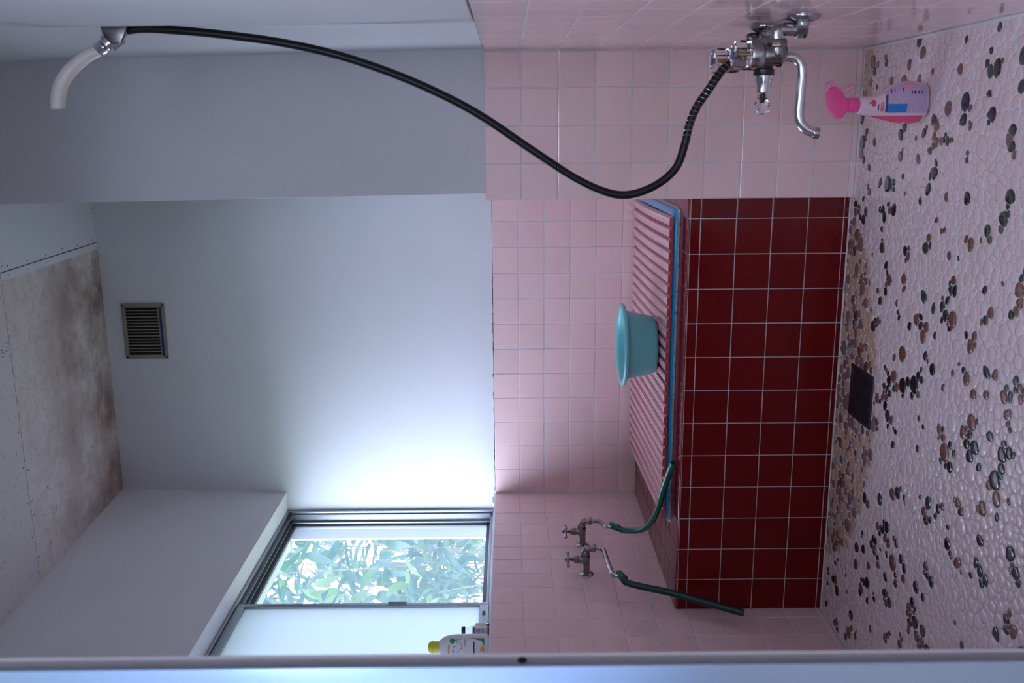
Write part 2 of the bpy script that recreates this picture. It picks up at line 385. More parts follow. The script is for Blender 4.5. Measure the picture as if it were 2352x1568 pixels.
# ------------------------------------------------------------------ floor of set pebbles
FY0, FY1 = YF+.02, YT
fl = tag(MB().box(XL-.1, .40, YF-.06, YT+.03, -.06, .0003).build('floor', GROUT), kind='structure')
DR = (-.7395, -.5870, -.2400, -.0760)        # drain rectangle
def make_pebbles():
    rnd = random.Random(11); cs = .045; grid = {}; P = []
    def near(x, y, r):
        gx, gy = int(x//cs), int(y//cs)
        for i in (gx-1, gx, gx+1):
            for j in (gy-1, gy, gy+1):
                for q in grid.get((i, j), ()):
                    s = (P[q][2]+r)*.90
                    if (P[q][0]-x)**2+(P[q][1]-y)**2 < s*s: return True
        return False
    def inside(x, y, r):
        if not (XL+r*.8 < x < XR-r*.8 and FY0+r*.8 < y < FY1-r*.8): return False
        return not (DR[0]-r < x < DR[1]+r and DR[2]-r < y < DR[3]+r)
    for lo, hi, tries in ((.0170, .022, 160), (.0115, .0155, 3500), (.0085, .0112, 9000), (.0060, .0080, 14000), (.0042, .0056, 20000)):
        for _ in range(tries):
            x = rnd.uniform(XL, XR); y = rnd.uniform(FY0, FY1); r = rnd.uniform(lo, hi)
            if inside(x, y, r) and not near(x, y, r):
                grid.setdefault((int(x//cs), int(y//cs)), []).append(len(P)); P.append((x, y, r))
    polys = []
    for i, (x, y, r) in enumerate(P):
        poly = [(x+1.7*r*math.cos(2*PI*k/12), y+1.7*r*math.sin(2*PI*k/12)) for k in range(12)]
        gx, gy = int(x//cs), int(y//cs)
        for a in (gx-1, gx, gx+1):
            for b in (gy-1, gy, gy+1):
                for q in grid.get((a, b), ()):
                    if q == i: continue
                    dx, dy = P[q][0]-x, P[q][1]-y; d2 = dx*dx+dy*dy; d = math.sqrt(d2)
                    if d > 1.7*r+1.7*P[q][2]: continue
                    t = (d2 + r*r - P[q][2]**2)/(2*d) - .00025      # power bisector less half a joint
                    nx, ny = dx/d, dy/d; out = []; n = len(poly)
                    if not n: continue
                    sd = [(px_-x)*nx+(py_-y)*ny - t for px_, py_ in poly]
                    for k in range(n):
                        k2 = (k+1) % n
                        if sd[k] <= 0: out.append(poly[k])
                        if (sd[k] < 0) != (sd[k2] < 0) and sd[k] != sd[k2]:
                            f = sd[k]/(sd[k]-sd[k2]); out.append((poly[k][0]+f*(poly[k2][0]-poly[k][0]), poly[k][1]+f*(poly[k2][1]-poly[k][1])))
                    poly = out
        poly = [(min(max(a, XL+.001), XR-.001), min(max(b, FY0), FY1-.0005)) for a, b in poly]
        polys.append(poly if len(poly) >= 3 else None)
    # kinds: dark stones come in little chains
    kind = [None]*len(P)
    nb = lambda i, rad: [q for a in (-1, 0, 1) for b in (-1, 0, 1) for q in grid.get((int(P[i][0]//cs)+a, int(P[i][1]//cs)+b), ()) if q != i and (P[q][0]-P[i][0])**2+(P[q][1]-P[i][1])**2 < (P[i][2]+P[q][2]+rad)**2]
    for i, (x, y, r) in enumerate(P):
        pat = 1-((x+.70)/.50)**2
        if x > .12 and y > -.05+(x-.25)*.2 : kind[i] = 'tn' if rnd.random() < .8 else 'mv'
        elif pat > 0 and y > .03-.29*math.sqrt(pat)*(1 if x < -.5 else .9):
            kind[i] = rnd.choices(('tn', 'mv', 'gy', 'ol', 'br'), (.50, .27, .12 if x < -.55 else .03, .02, .06))[0]
    dark = lambda: rnd.choices(('bk', 'gr', 'br'), (.36, .27, .37))[0]
    for i, (x, y, r) in enumerate(P):
        if kind[i] is None and rnd.random() < (.105 if r > .0058 else .05):
            kind[i] = dark(); chain = [i]
            while chain and rnd.random() < .42:
                c = nb(chain[-1], .003); c = [q for q in c if kind[q] is None]
                if not c: break
                q = rnd.choice(c); kind[q] = dark(); chain.append(q)
    for i in range(len(P)):
        if kind[i] is None: kind[i] = rnd.choices(('l0', 'l1', 'l2'), (.5, .3, .2))[0]
    return P, polys, kind, rnd
PB, PPOLY, PKIND, prnd = make_pebbles()
def pebble_rings(i):
    x, y, r = PB[i]; poly = PPOLY[i]; k = PKIND[i]
    if not poly: return None
    cx = sum(a for a, b in poly)/len(poly); cy = sum(b for a, b in poly)/len(poly)
    for _ in range(2):                       # corner cutting rounds the stone off
        poly = [q for j in range(len(poly)) for q in ((poly[j][0]*.75+poly[(j+1) % len(poly)][0]*.25, poly[j][1]*.75+poly[(j+1) % len(poly)][1]*.25),
                                                      (poly[j][0]*.25+poly[(j+1) % len(poly)][0]*.75, poly[j][1]*.25+poly[(j+1) % len(poly)][1]*.75))]
    per = [0]
    for j in range(len(poly)): per.append(per[-1]+math.dist(poly[j], poly[(j+1) % len(poly)]))
    if per[-1] < .004: return None
    n = 10; pts = []; j = 0
    for q in range(n):
        s = per[-1]*q/n
        while per[j+1] < s: j += 1
        f = (s-per[j])/max(per[j+1]-per[j], 1e-9); a = poly[j]; b = poly[(j+1) % len(poly)]
        pts.append((a[0]+f*(b[0]-a[0]), a[1]+f*(b[1]-a[1])))
    sc = .96 if k in ('bk', 'gr', 'br') else 1
    h = min(.0009+.095*r, .0023)*prnd.uniform(.85, 1.15)
    R = []
    for s, z in ((1.05*sc, -.0005), (1.02*sc, h*.50), (.90*sc, h*.86), (.55*sc, h)):
        R.append([(cx+(a-cx)*s, cy+(b-cy)*s, z) for a, b in pts])
    return cx, cy, R, h
def in_frame(x, y):
    d = Vector((x, y, 0))-CP; z = d.dot(cf)
    if z < .1: return None
    u, v = 1176-FPX*d.dot(c_u)/z, 784-FPX*d.dot(c_r)/z
    return z if (5 < u < 2347 and 5 < v < 1470) else None
rank = []
for i, (x, y, r) in enumerate(PB):
    z = in_frame(x, y)
    if z: rank.append((-(r/z)**2/z, i))
single = set(i for _, i in sorted(rank)[:300])
PK = list(PEB.keys()); stuff = MB()
for i in range(len(PB)):
    g = pebble_rings(i)
    if not g: continue
    cx, cy, R, h = g; mi = PK.index(PKIND[i])
    n = len(R[0])
    def shape(mb, ox, oy, mi):
        v = [(a-ox, b-oy, c) for ring in R for a, b, c in ring] + [(cx-ox, cy-oy, h*1.04)]
        f = [(q*n+k, q*n+(k+1) % n, (q+1)*n+(k+1) % n, (q+1)*n+k) for q in range(3) for k in range(n)] + [(3*n+k, 3*n+(k+1) % n, 4*n) for k in range(n)]
        mb.add(v, f, mi)
    if i in single:
        mb = MB(); shape(mb, cx, cy, 0)
        me = mb.mesh('pebble', [PEB[PKIND[i]]], smooth=180); o = bpy.data.objects.new('pebble', me); put(o, fl); o.location = (cx, cy, 0)
    else: shape(stuff, 0, 0, mi)
ps_ = stuff.build('set_pebbles', [PEB[k] for k in PK], fl, smooth=180); ps_['kind'] = 'stuff'
m = MB(); m.tube([(XL+.004, FY0, .001), (XL+.004, FY1, .001)], .003, 8); m.tube([(XR-.003, FY0, .001), (XR-.003, 0, .001)], .0045, 8)
m.tube([(XE, -.003, .001), (XR, -.003, .001)], .0035, 8); m.tube([(XL, YT-.004, .001), (XE, YT-.003, .001)], .003, 8)
m.build('edge_grout', GROUT, fl, smooth=60)

# ------------------------------------------------------------------ floor drain
dx, dy = (DR[0]+DR[1])/2, (DR[2]+DR[3])/2
dr = thing('floor_drain', 'dark steel square drain grate set in the pebble floor beside the red tub', 'drain', (dx, dy, 0))
m = MB(); w = .073; hh = .079; t = .014
m.box(dx-w, dx-w+t, dy-hh, dy+hh, -.001, .004); m.box(dx+w-t, dx+w, dy-hh, dy+hh, -.001, .004)
m.box(dx-w+t, dx+w-t, dy-hh, dy-hh+t, -.001, .004); m.box(dx-w+t, dx+w-t, dy+hh-t, dy+hh, -.001, .004)
m.build('frame', DRAIN, dr, smooth=40, bevel=.001)
MB().box(dx-w+.005, dx+w-.005, dy-hh+.005, dy+hh-.005, .0004, .0010).build('sump_plate', BLACKP, dr)
nb_ = 15
for k in range(nb_):
    y = dy-hh+t+(k+.5)*(2*hh-2*t)/nb_
    MB().box(dx-w+t-.001, dx+w-t+.001, y-.0027, y+.0027, .0012, .0036).build('grate_bar', DRAIN, dr)
m = MB(); m.box(dx-.024, dx-.016, dy-hh+t, dy+hh-t, .0012, .0040); m.box(dx+.016, dx+.024, dy-hh+t, dy+hh-t, .0012, .0040); m.build('cross_bar', DRAIN, dr)

# ------------------------------------------------------------------ tiled bathtub
tb = thing('bathtub', 'built-in bathtub with dark red tiled front and rim around a blue basin', 'bathtub', (-.77, .5, 0))
LX0, LX1, LY0, LY1 = -1.168, -.186, .158, .945           # opening for the plastic basin
ZR = .4490
m = MB(); e = .0014
m.box(XL+.002, XE-.002, YT+e, LY0, .001, ZR); m.box(XL+.002, XE-.002, LY1, YB-.002, .001, ZR)
m.box(XL+.002, LX0, LY0, LY1, .001, ZR); m.box(LX1, XE-.002, LY0, LY1, .001, ZR)
m.build('masonry_bed', GROUTD, tb)
lay(tb, (0, YT, 0), (1, 0, 0), (0, 0, 1), (0, -1, 0), joints(XL+.001, XE, -.1991, .1), [.0163-.014, .0163, .1163, .2163, .3163, .4163, .4452], RED, 'r')
# bullnose edge tiles of the rim
ex = joints(XL+.001, XE, -.1991, .1)
for k in range(len(ex)-1):
    a, b = ex[k]+.0013, ex[k+1]-.0013
    prof = [(LY0-.004, .4470), (LY0-.004, .4512), (YT+.011, .4512), (YT+.006, .4508), (YT+.0025, .4495), (YT+.0005, .4475), (YT, .4463), (YT+.003, .4463)]
    prism(prof, a, b, lambda y, z, x: (x, y, z)).build('edge_tile', RED, tb, smooth=50)
ZP = .4512
lay(tb, (0, 0, ZP), (1, 0, 0), (0, 1, 0), (0, 0, 1), joints(XL+.001, LX0-.006, -.1991, .1), joints(LY0-.004, YB-.002, .1274, .1), RED, 'r')
lay(tb, (0, 0, ZP), (1, 0, 0), (0, 1, 0), (0, 0, 1), [LX1+.006, XE-.001], joints(LY0-.004, YB-.002, .1274, .1), RED, 'r')
def rrect(x0, x1, y0, y1, r, z, n=8):
    out = []
    for cx, cy, a0 in ((x1-r, y1-r, 0), (x0+r, y1-r, 90), (x0+r, y0+r, 180), (x1-r, y0+r, 270)):
        for k in range(n+1):
            a = math.radians(a0+90*k/n); out.append((cx+r*math.cos(a), cy+r*math.sin(a), z))
    return out
m = MB(); R = []
for ins, z, r in ((.001, .440, .03), (.001, .460, .03), (.003, .467, .03), (.009, .4705, .03), (.030, .4708, .04), (.045, .466, .05), (.062, .430, .06), (.085, .20, .08), (.12, .07, .10), (.17, .055, .12)):
    R.append(rrect(LX0+ins, LX1-ins, LY0+ins, LY1-ins, r, z))
m.rings(R, False, True); m.build('basin_liner', BLUE, tb, smooth=60)
m = MB(); loop = rrect(LX0-.002, LX1+.002, LY0-.002, LY1+.002, .030, .4525)
rnd = random.Random(5); ring = []
L = [Vector(p) for p in loop]; nL = len(L); rr = []
for k in range(nL):
    t = (L[(k+1) % nL]-L[k-1]).normalized(); s = Vector((t.y, -t.x, 0))
    rr.append([L[k] + s*(.0062*math.cos(q*PI/3)) + Vector((0, 0, .0050*math.sin(q*PI/3)+rnd.uniform(-.0003, .0004))) for q in range(6)])
m.rings(rr, loop=True); m.build('sealant_bead', SEAL, tb, smooth=60)

# ------------------------------------------------------------------ roll-up slatted cover
cv = thing('bath_cover', 'red and pink slatted roll-up cover lying over the blue bath basin', 'bath cover', (-.68, .54, .4712))
NS = 28; CX0, CX1 = -.2025, -1.1480; BX0, BX1 = -.2110, -1.198; CY0, CY1 = .1420, .957
def cov(i, y):                               # i in slat units -> x at depth y, and the crown of the old slats
    f = i/NS; t = (y-CY0)/(CY1-CY0)
    x = (CX0+(CX1-CX0)*f)*(1-t) + (BX0+(BX1-BX0)*f)*t
    crown = .0085*max(0, 1-f*1.7)*math.sin(PI*min(1, t*1.02)) + .0015*math.sin(f*19)*math.sin(PI*t) - .003*t
    return x, crown
for i in range(NS):
    pr = [(-.0155, 0), (-.0152, .0042), (-.0112, .0112), (-.0095, .0122), (.0095, .0122), (.0112, .0112), (.0152, .0042), (.0155, 0)]
    R = []
    dz = rnd.uniform(-.0006, .0008)
    for k in range(13):
        y = CY0+(CY1-CY0)*k/12 + (rnd.uniform(-.001, .001) if k in (0, 12) else 0)
        x, c = cov(i+.5, y)
        R.append([(x-a, y, .4713+c+b+dz*math.sin(PI*k/12)) for a, b in pr])
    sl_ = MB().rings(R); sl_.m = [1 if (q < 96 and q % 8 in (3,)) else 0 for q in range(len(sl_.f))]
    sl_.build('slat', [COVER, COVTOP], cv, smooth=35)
    if i:
        R = []
        for k in range(13):
            y = CY0+.003+(CY1-CY0-.006)*k/12; x, c = cov(i, y)
            R.append([(x-a, y, .4713+c+b) for a, b in ((-.0022, .0035), (-.0020, .0062), (-.0008, .0054), (0, .0046), (.0008, .0054), (.0020, .0062), (.0022, .0035))])
        MB().rings(R).build('hinge_strip', HINGE, cv, smooth=35)

# ------------------------------------------------------------------ wash basin on the cover
bx, by, bz = -.632, .335, .4868
bs = thing('wash_basin', 'round turquoise plastic wash basin standing on the slatted bath cover', 'basin', (bx, by, bz))
pr = [(.02, .004), (.079, .004), (.083, .000), (.089, .0035), (.094, .012), (.1095, .088), (.112, .094), (.118, .099), (.1265, .100), (.1320, .099), (.1345, .103), (.1335, .108), (.128, .111), (.121, .1105), (.113, .107), (.108, .100), (.0925, .018), (.087, .010), (.078, .0075), (.02, .0075)]
o = MB().lathe([(r, h-.003) for r, h in pr], (bx, by, bz+.003), (0, 0, 1), 64, cap=True); o.build('bowl', TURQ, bs, smooth=60)

# ------------------------------------------------------------------ window
WY1, WY0 = YB, -.615; WZ0, WZ1 = ZTOP+.0035, ZH
wn = tag(MB().box(-1.556, -1.546, WY0, WY1, WZ1-.020, WZ1-.0005).build('window_1', ALU), kind='structure')
def prof(name, m, x0, x1, y0, y1, z0, z1, bev=.0012): return MB().box(x0, x1, y0, y1, z0, z1).build(name, m, wn, smooth=40, bevel=bev)
prof('head_flange', ALU, -1.474, XW, WY0, WY1, WZ1-.010, WZ1-.0006)
prof('head_rail', ALU, -1.545, -1.474, WY0, WY1, WZ1-.008, WZ1-.0006)
prof('head_track', ALUD, -1.486, -1.481, WY0, WY1, WZ1-.024, WZ1-.008); prof('head_track', ALUD, -1.512, -1.507, WY0, WY1, WZ1-.026, WZ1-.008)
prof('far_jamb_flange', ALU, -1.474, XW, WY1-.012, WY1-.0006, WZ0, WZ1-.010)
prof('far_jamb', ALU, -1.545, -1.474, WY1-.008, WY1-.0006, WZ0, WZ1-.008)
prof('far_jamb_rib', ALUD, -1.482, -1.478, WY1-.016, WY1-.008, WZ0, WZ1-.010); prof('far_jamb_rib', ALU, -1.514, -1.509, WY1-.024, WY1-.008, WZ0, WZ1-.010)
prof('near_jamb', ALU, -1.545, XW, WY0+.0006, WY0+.012, WZ0, WZ1-.008)
prof('sill_rail', ALU, -1.545, -1.469, WY0, WY1, WZ0, WZ0+.007); prof('sill_track', ALU, -1.486, -1.482, WY0, WY1, WZ0+.007, WZ0+.018); prof('sill_track', ALU, -1.512, -1.508, WY0, WY1, WZ0+.007, WZ0+.018)
for z in (1.58, 1.30, 1.74):
    MB().lathe([(.004, 0), (.004, .0012), (.002, .002), (.0003, .002)], (XW, WY1-.0065, z), (1, 0, 0), 12).build('screw_head', BEIGE, wn, smooth=40)
def sash(y0, y1, xc, z0, z1, wst, wr_, m, pane, pname, thick=.022):
    s = prof('sash', m, xc-thick/2, xc+thick/2, y1-wst, y1, z0, z1)
    for a in ((y0, y0+wst, z0, z1), (y0+wst, y1-wst, z1-wr_, z1), (y0+wst, y1-wst, z0, z0+wr_*1.15)):
        MB().box(xc-thick/2, xc+thick/2, *a).build('sash_rail', m, s, smooth=40, bevel=.0012)
    p = MB().box(xc-.002, xc+.002, y0+wst-.003, y1-wst+.003, z0+wr_-.003, z1-wr_+.003).build(pname, pane, s)
    return s
# a frosted sash on the inner track, a clear hazy one on the outer track
s1 = sash(WY0+.012, .222, -1.4835, WZ0+.008, WZ1-.012, .020, .026, ALU, FROST, 'frosted_pane', .020)
MB().box(-1.4735, -1.4650, .202, .214, 1.30, 1.36).build('latch', ALUD, s1, smooth=40, bevel=.001)
MB().box(-1.4732, -1.4718, .140, .160, WZ0+.018, WZ0+.028).build('maker_sticker', BLACKP, s1)
#s2 = sash(WY0+.012, .19, -1.5090, WZ0+.008, WZ1-.012, .020, .026, ALU, FROST, 'frosted_pane', .018)
s3 = sash(.205, WY1-.006, -1.5330, WZ0+.004, WZ1-.010, .016, .026, ALUD, HAZY, 'clear_pane', .014)
# exterior reveal of the opening
MB().box(-1.590, -1.548, .9735, 1.02, WZ0-.05, WZ1+.05).build('outer_reveal', WOODW, wb)
# crumbled plaster and a bit of sealant in the corner of the sill
m = MB()
for (dy, dz, r) in ((.012, .006, .016), (.030, .004, .011), (.006, .018, .009)):
    m.lathe([(r*.1, r*.7), (r*.6, r*.55), (r*.95, r*.2), (r, -.002)], (-1.428, YB-dy, ZTOP+.0035+dz*.2), (0, 0, 1), 9, sx=1.3, sy=.8)
tag(m.build('plaster_lump', SEAL, None, smooth=70, origin=(-1.428, YB-.015, ZTOP+.0035)), 'small grey lump of crumbled plaster in the far corner of the window sill', 'plaster lump')

# ------------------------------------------------------------------ water taps with hoses on the left wall
def water_tap(name, label, Y, Z, swx, swy, sl):
    t = thing(name, label, 'tap', (XL, Y, Z), 'old taps on the left wall')
    X = XL; B = lambda *a: Vector(a)
    m = MB(); m.lathe([(.0235, 0), (.0235, .0015), (.020, .0042), (.012, .0055), (.0115, .006)], (X+.0002, Y, Z), (1, 0, 0), 28); m.build('wall_flange', CHROME2, t, smooth=45)
    m = MB(); m.tube(cr([(X+.003, Y, Z), (X+.03, Y, Z), (X+.045, Y, Z+.002), (X+.062, Y, Z+.003), (X+.078, Y, Z+.004), (X+.089, Y, Z-.002), (X+.0925, Y, Z-.016)], 6),
           [.0105]*9+[.0125]*6+[.0150]*6+[.0140]*5+[.0115]*5+[.0110]*6, 18)
    m.lathe([(.0135, -.004), (.0130, .016), (.0115, .022), (.0125, .024), (.0125, .029), (.010, .031)], (X+.053, Y, Z+.004), (0, 0, 1), 18)
    m.build('body', DULLCH, t, smooth=50)
    m = MB(); m.lathe([(.0145, 0), (.0145, .007), (.0118, .0085)], (X+.053, Y, Z+.031), (0, 0, 1), 6); m.lathe([(.0105, 0), (.006, .010), (.0042, .011)], (X+.053, Y, Z+.0385), (0, 0, 1), 16)
    m.build('bonnet_nut', DULLCH, t, smooth=40)
    m = MB(); m.lathe([(.0034, 0), (.0034, .024)], (X+.053, Y, Z+.048), (0, 0, 1), 12); m.build('spindle', BLACKP, t, smooth=40)
    h = MB().lathe([(.0075, -.0055), (.0085, 0), (.0075, .0055), (.003, .0072)], (X+.053, Y, Z+.0615), (0, 0, 1), 16).build('handle_hub', CHROME2, t, smooth=45)
    for k in range(4):
        a = PI/2*k+.45+Y; d = B(math.cos(a), math.sin(a), 0); c = B(X+.053, Y, Z+.0615)
        MB().tube([c+d*.004, c+d*.012, c+d*.021, c+d*.0255, c+d*.027], [.0045, .0042, .0058, .0055, .003], 10).build('handle_arm', CHROME2, h, smooth=60)
    m = MB(); m.lathe([(.0012, 0), (.0050, 0), (.0050, .0022), (.002, .003)], (X+.053, Y, Z+.0687), (0, 0, 1), 12); m.build('index_cap', BLACKP, h, smooth=40)
    nx = X+.0925; m = MB(); m.lathe([(.0140, 0), (.0150, .002), (.0150, .009), (.0135, .011)], (nx, Y, Z-.030), (0, 0, 1), 6); m.build('spout_nut', DULLCH, t, smooth=40)
    d = B(swx, swy, 0).normalized(); c = B(nx, Y, 0)
    P = [c+B(0, 0, Z-.028), c+B(0, 0, Z-.040), c+d*.010+B(0, 0, Z-.052), c+d*.030+B(0, 0, Z-.056), c+d*(sl*.55)+B(0, 0, Z-.060), c+d*(sl-.018)+B(0, 0, Z-.066), c+d*(sl-.004)+B(0, 0, Z-.072), c+d*sl+B(0, 0, Z-.092)]
    MB().tube(cr(P, 6), .0078, 16).build('swivel_spout', CHROME2, t, smooth=60)
    return P[-1]
e1 = water_tap('water_tap', 'farther dull nickel tap on pink wall whose bright green hose rests on tub rim', .4857, .7000, .30, -.95, .165)
e2 = water_tap('water_tap', 'nearer dull nickel tap on pink wall with the dark green hose hanging down', .2666, .7040, -.03, -1, .185)
def hose(name, label, pts, r, m, collar):
    P = cr(pts, 8); t = thing(name, label, 'hose', P[0], None)
    n = len(P); R = [r*1.0]*n
    outer = MB(); outer.tube(P, R, 18, cap=False)
    # open end: wall thickness and inner bore
    E_, T_ = Vector(P[-1]), (Vector(P[-1])-Vector(P[-2])).normalized()
    outer.lathe([(r, 0), (r*.72, .0003), (r*.70, -.02), (.0005, -.022)], E_, T_, 18, cap=False)
    outer.build('tube', m, t, smooth=60)
    c = MB(); k = collar; c.tube(P[:k], [r*1.06]+[r*1.17]*(k-3)+[r*1.26, r*1.05], 18); c.build('collar', GREENH, t, smooth=60)
    return t
hose('rubber_hose', 'bright green rubber hose curving from the far tap onto the red tub rim',
     [e1-(Vector((-1.2600, .300, .571))-e1).normalized()*.016, e1*.72+Vector((-1.2600, .300, .571))*.28, (-1.2600, .300, .571), (-1.222, .232, .521), (-1.135, .150, .497), (-1.035, .098, .486), (-.960, .062, .474), (-.928, .046, .467)], .0100, GREENH, 11)
hose('rubber_hose', 'dark green rubber hose hanging from the near tap in front of the red tub corner',
     [e2-(Vector((-1.322, .050, .590))-e2).normalized()*.016, e2*.72+Vector((-1.322, .050, .590))*.28, (-1.322, .050, .590), (-1.332, .004, .462), (-1.340, -.024, .396), (-1.346, -.062, .318), (-1.350, -.085, .268)], .0105, DGREENH, 11)

# ------------------------------------------------------------------ mixer tap on the right wall
fx, fy, fz = .186, -.655, .440
mx = thing('mixer_tap', 'wall mounted chrome mixer tap with clear handles and swivel spout on right wall', 'tap', (XR, fy, .41))
for (Y, Zf, nm) in ((-.7500, .400, 0), (-.5560, .418, 1)):
    m = MB(); m.lathe([(.033, 0), (.033, .002), (.030, .006), (.020, .011), (.0155, .012), (.0140, .018)], (XR-.0002, Y, Zf), (-1, 0, 0), 32); m.build('wall_flange', CHROME2, mx, smooth=45)
    m = MB(); m.tube(cr([(XR-.006, Y, Zf-.002), (XR-.018, Y, Zf), (XR-.024, Y, Zf+.010), (XR-.024, Y, Zf+.030), (XR-.026, Y, fz+.004), (XR-.036, Y, fz+.006), (XR-.046, Y, fz+.004)], 6), [.0115]*14+[.0120]*10+[.0135]*7+[.0135]*6, 18)
    m.build('offset_pipe', DULLCH if nm else CHROME2, mx, smooth=60)
    m = MB(); m.lathe([(.0125, -.020), (.0155, -.017), (.0165, -.004), (.0165, .002), (.014, .004), (.006, .0045)], (XR-.024, Y, Zf-.006), (0, 0, -1), 8); m.build('end_cap', CHROME, mx, smooth=35)
    m = MB(); m.lathe([(.0175, 0), (.0190, .002), (.0190, .013), (.0165, .016)], (XR-.042, Y, fz+.004), (-1, 0, 0), 8); m.build('union_nut', DULLCH, mx, smooth=35)
m = MB()
m.tube(cr([(XR-.055, -.7500, fz+.004), (fx+.006, -.7500, fz+.003), (fx, -.735, fz), (fx, -.70, fz), (fx, -.655, fz), (fx, -.61, fz), (fx, -.572, fz), (fx+.006, -.5560, fz+.003), (XR-.055, -.5560, fz+.004)], 5),
       [.0150]*5+[.0185]*4+[.0195]*12+[.0195]*12+[.0185]*3+[.0150]*5, 20)
for Y in (-.7420, -.5640): m.lathe([(.0195, -.01), (.0190, .016), (.0165, .024)], (fx-.001, Y, fz+.006), (0, 0, 1), 20)
m.lathe([(.0190, -.004), (.0180, .014), (.0165, .022)], (fx, fy, fz), (0, 0, -1), 20)
m.lathe([(.0175, -.004), (.0165, .016), (.0130, .030), (.0105, .034)], (fx, fy+.004, fz), (0, 0, 1), 20)
m.build('body', DULLCH, mx, smooth=55)
m = MB(); m.lathe([(.017, .010), (.017, .022), (.0205, .024), (.0205, .034), (.0190, .036)], (fx, fy, fz+.002), (-1, 0, 0), 24); m.build('bonnet_ring', BLACKP, mx, smooth=40)
m = MB(); m.lathe([(.0190, .036), (.0185, .040), (.0150, .050), (.0128, .064), (.0130, .068), (.0110, .069)], (fx, fy, fz+.002), (-1, 0, 0), 24); m.build('bonnet', CHROME, mx, smooth=45)
m = MB(); m.lathe([(.0045, .066), (.0045, .082)], (fx, fy, fz+.002), (-1, 0, 0), 12); m.build('diverter_stem', BLACKP, mx, smooth=40)
k_ = MB().lathe([(.010, .072), (.0115, .076), (.0100, .082), (.0150, .088), (.0168, .096), (.0165, .104), (.0130, .108), (.002, .1085)], (fx, fy, fz+.002), (-1, 0, 0), 10).build('diverter_knob', ACRYL, mx, smooth=30)
MB().lathe([(.0065, .1088), (.0055, .111), (.001, .112)], (fx, fy, fz+.002), (-1, 0, 0), 16).build('index_cap', CYANP, k_, smooth=40)
for (Y, zz) in ((-.7440, .0), (-.5620, .0)):
    hz = fz+.026
    MB().lathe([(.0145, 0), (.0215, .003), (.0245, .010), (.0250, .024), (.0240, .027), (.0080, .027)], (fx-.001, Y, hz), (0, 0, 1), 28).build('handle_skirt', CHROME2, mx, smooth=45)
    hd = MB().lathe([(.0225, .0275), (.0265, .031), (.0272, .052), (.0262, .0585), (.0230, .0605), (.002, .0606)], (fx-.001, Y, hz), (0, 0, 1), 8, phase=PI/8).build('handle', ACRYL, mx, smooth=25)
    MB().lathe([(.0042, .029), (.0042, .044), (.0030, .050), (.0006, .0505)], (fx-.001, Y, hz), (0, 0, 1), 12).build('insert', GOLD, hd, smooth=40)
    MB().lathe([(.0100, .0612), (.0100, .0622), (.0060, .0625), (.001, .0625)], (fx-.001, Y, hz), (0, 0, 1), 20).build('index_ring', BLUEP, hd, smooth=40)
m = MB(); m.lathe([(.0165, .020), (.0195, .022), (.0195, .031), (.0150, .034)], (fx, fy, fz), (0, 0, -1), 8); m.build('spout_nut', DULLCH, mx, smooth=35)
sp = cr([(fx, fy, fz-.030), (fx, fy, fz-.052), (fx-.010, fy, fz-.068), (fx-.030, fy, fz-.0745), (fx-.075, fy, fz-.0735), (fx-.108, fy, fz-.0730), (fx-.128, fy, fz-.0775), (fx-.142, fy, fz-.092), (fx-.148, fy, fz-.112)], 7)
MB().tube(sp, .0100, 18).build('spout', CHROME, mx, smooth=60)
MB().tube([sp[-1]+Vector((.0003, 0, .009)), sp[-1]+Vector((.0001, 0, .006)), sp[-1]+Vector((-.0005, 0, -.003))], [.0100, .0112, .0112], 18).build('spout_tip', CHROME2, mx, smooth=40)

# ------------------------------------------------------------------ hand shower, hose and hook
hk = thing('shower_hook', 'small chrome hook on the white wall holding the hand shower', 'hook', (.2573, -.655, 1.72))
HX, HY, HZ = .2270, -.658, 1.733
m = MB(); m.lathe([(.021, 0), (.021, .002), (.018, .006), (.012, .009)], (.2568, HY, HZ-.012), (-1, 0, 0), 24, sx=1.2); m.build('base_plate', CHROME2, hk, smooth=45)
m = MB()
ax = Vector((-.56, 0, .83)).normalized()      # direction in which the handle points out of the hook
sd = Vector((0, 1, 0)); nn = ax.cross(sd)
ang = [math.radians(a) for a in range(-60, 241, 20)]
inner = [Vector((HX, HY, HZ)) + (nn*math.sin(a)*-1 + sd*math.cos(a))*.0135 for a in ang]; outer = [Vector((HX, HY, HZ)) + (nn*math.sin(a)*-1 + sd*math.cos(a))*.0185 for a in ang]
rr = []
for p, q in zip(inner, outer): rr.append([p-ax*.014, q-ax*.017, q+ax*.012, p+ax*.010])
m.rings(rr); m.build('fork', CHROME, hk, smooth=40)
MB().tube(cr([(.2530, HY, HZ-.012), (.2480, HY, HZ-.008), (.2400, HY, HZ-.004)], 4), [.0125]*5+[.010]*4, 16).build('arm', DULLCH, hk, smooth=60)
prism([(.2566, 1.746), (.2566, 1.690), (.2300, 1.699), (.2200, 1.706), (.2165, 1.716), (.2190, 1.728), (.2290, 1.737), (.2400, 1.742)], -.6835, -.6755, lambda a, b, d: (a, d, b)).build('bracket', DULLCH, hk, smooth=50, bevel=.003, seg=3)
hs = thing('hand_shower', 'hand shower with cream curved handle and long black hose hung on wall', 'shower', (fx, fy, fz+.03))
c0 = Vector((HX, HY, HZ))
MB().tube([c0-ax*.036, c0-ax*.034, c0-ax*.012, c0+ax*.016, c0+ax*.0175], [.0095, .0105, .0118, .0128, .0122], 24).build('hose_connector', CHROME, hs, smooth=40)
MB().tube([c0+ax*.0178, c0+ax*.019, c0+ax*.034, c0+ax*.035], [.0125, .0137, .0140, .0132], 24).build('collar_ring', CHROME, hs, smooth=40)
h0 = c0+ax*.033
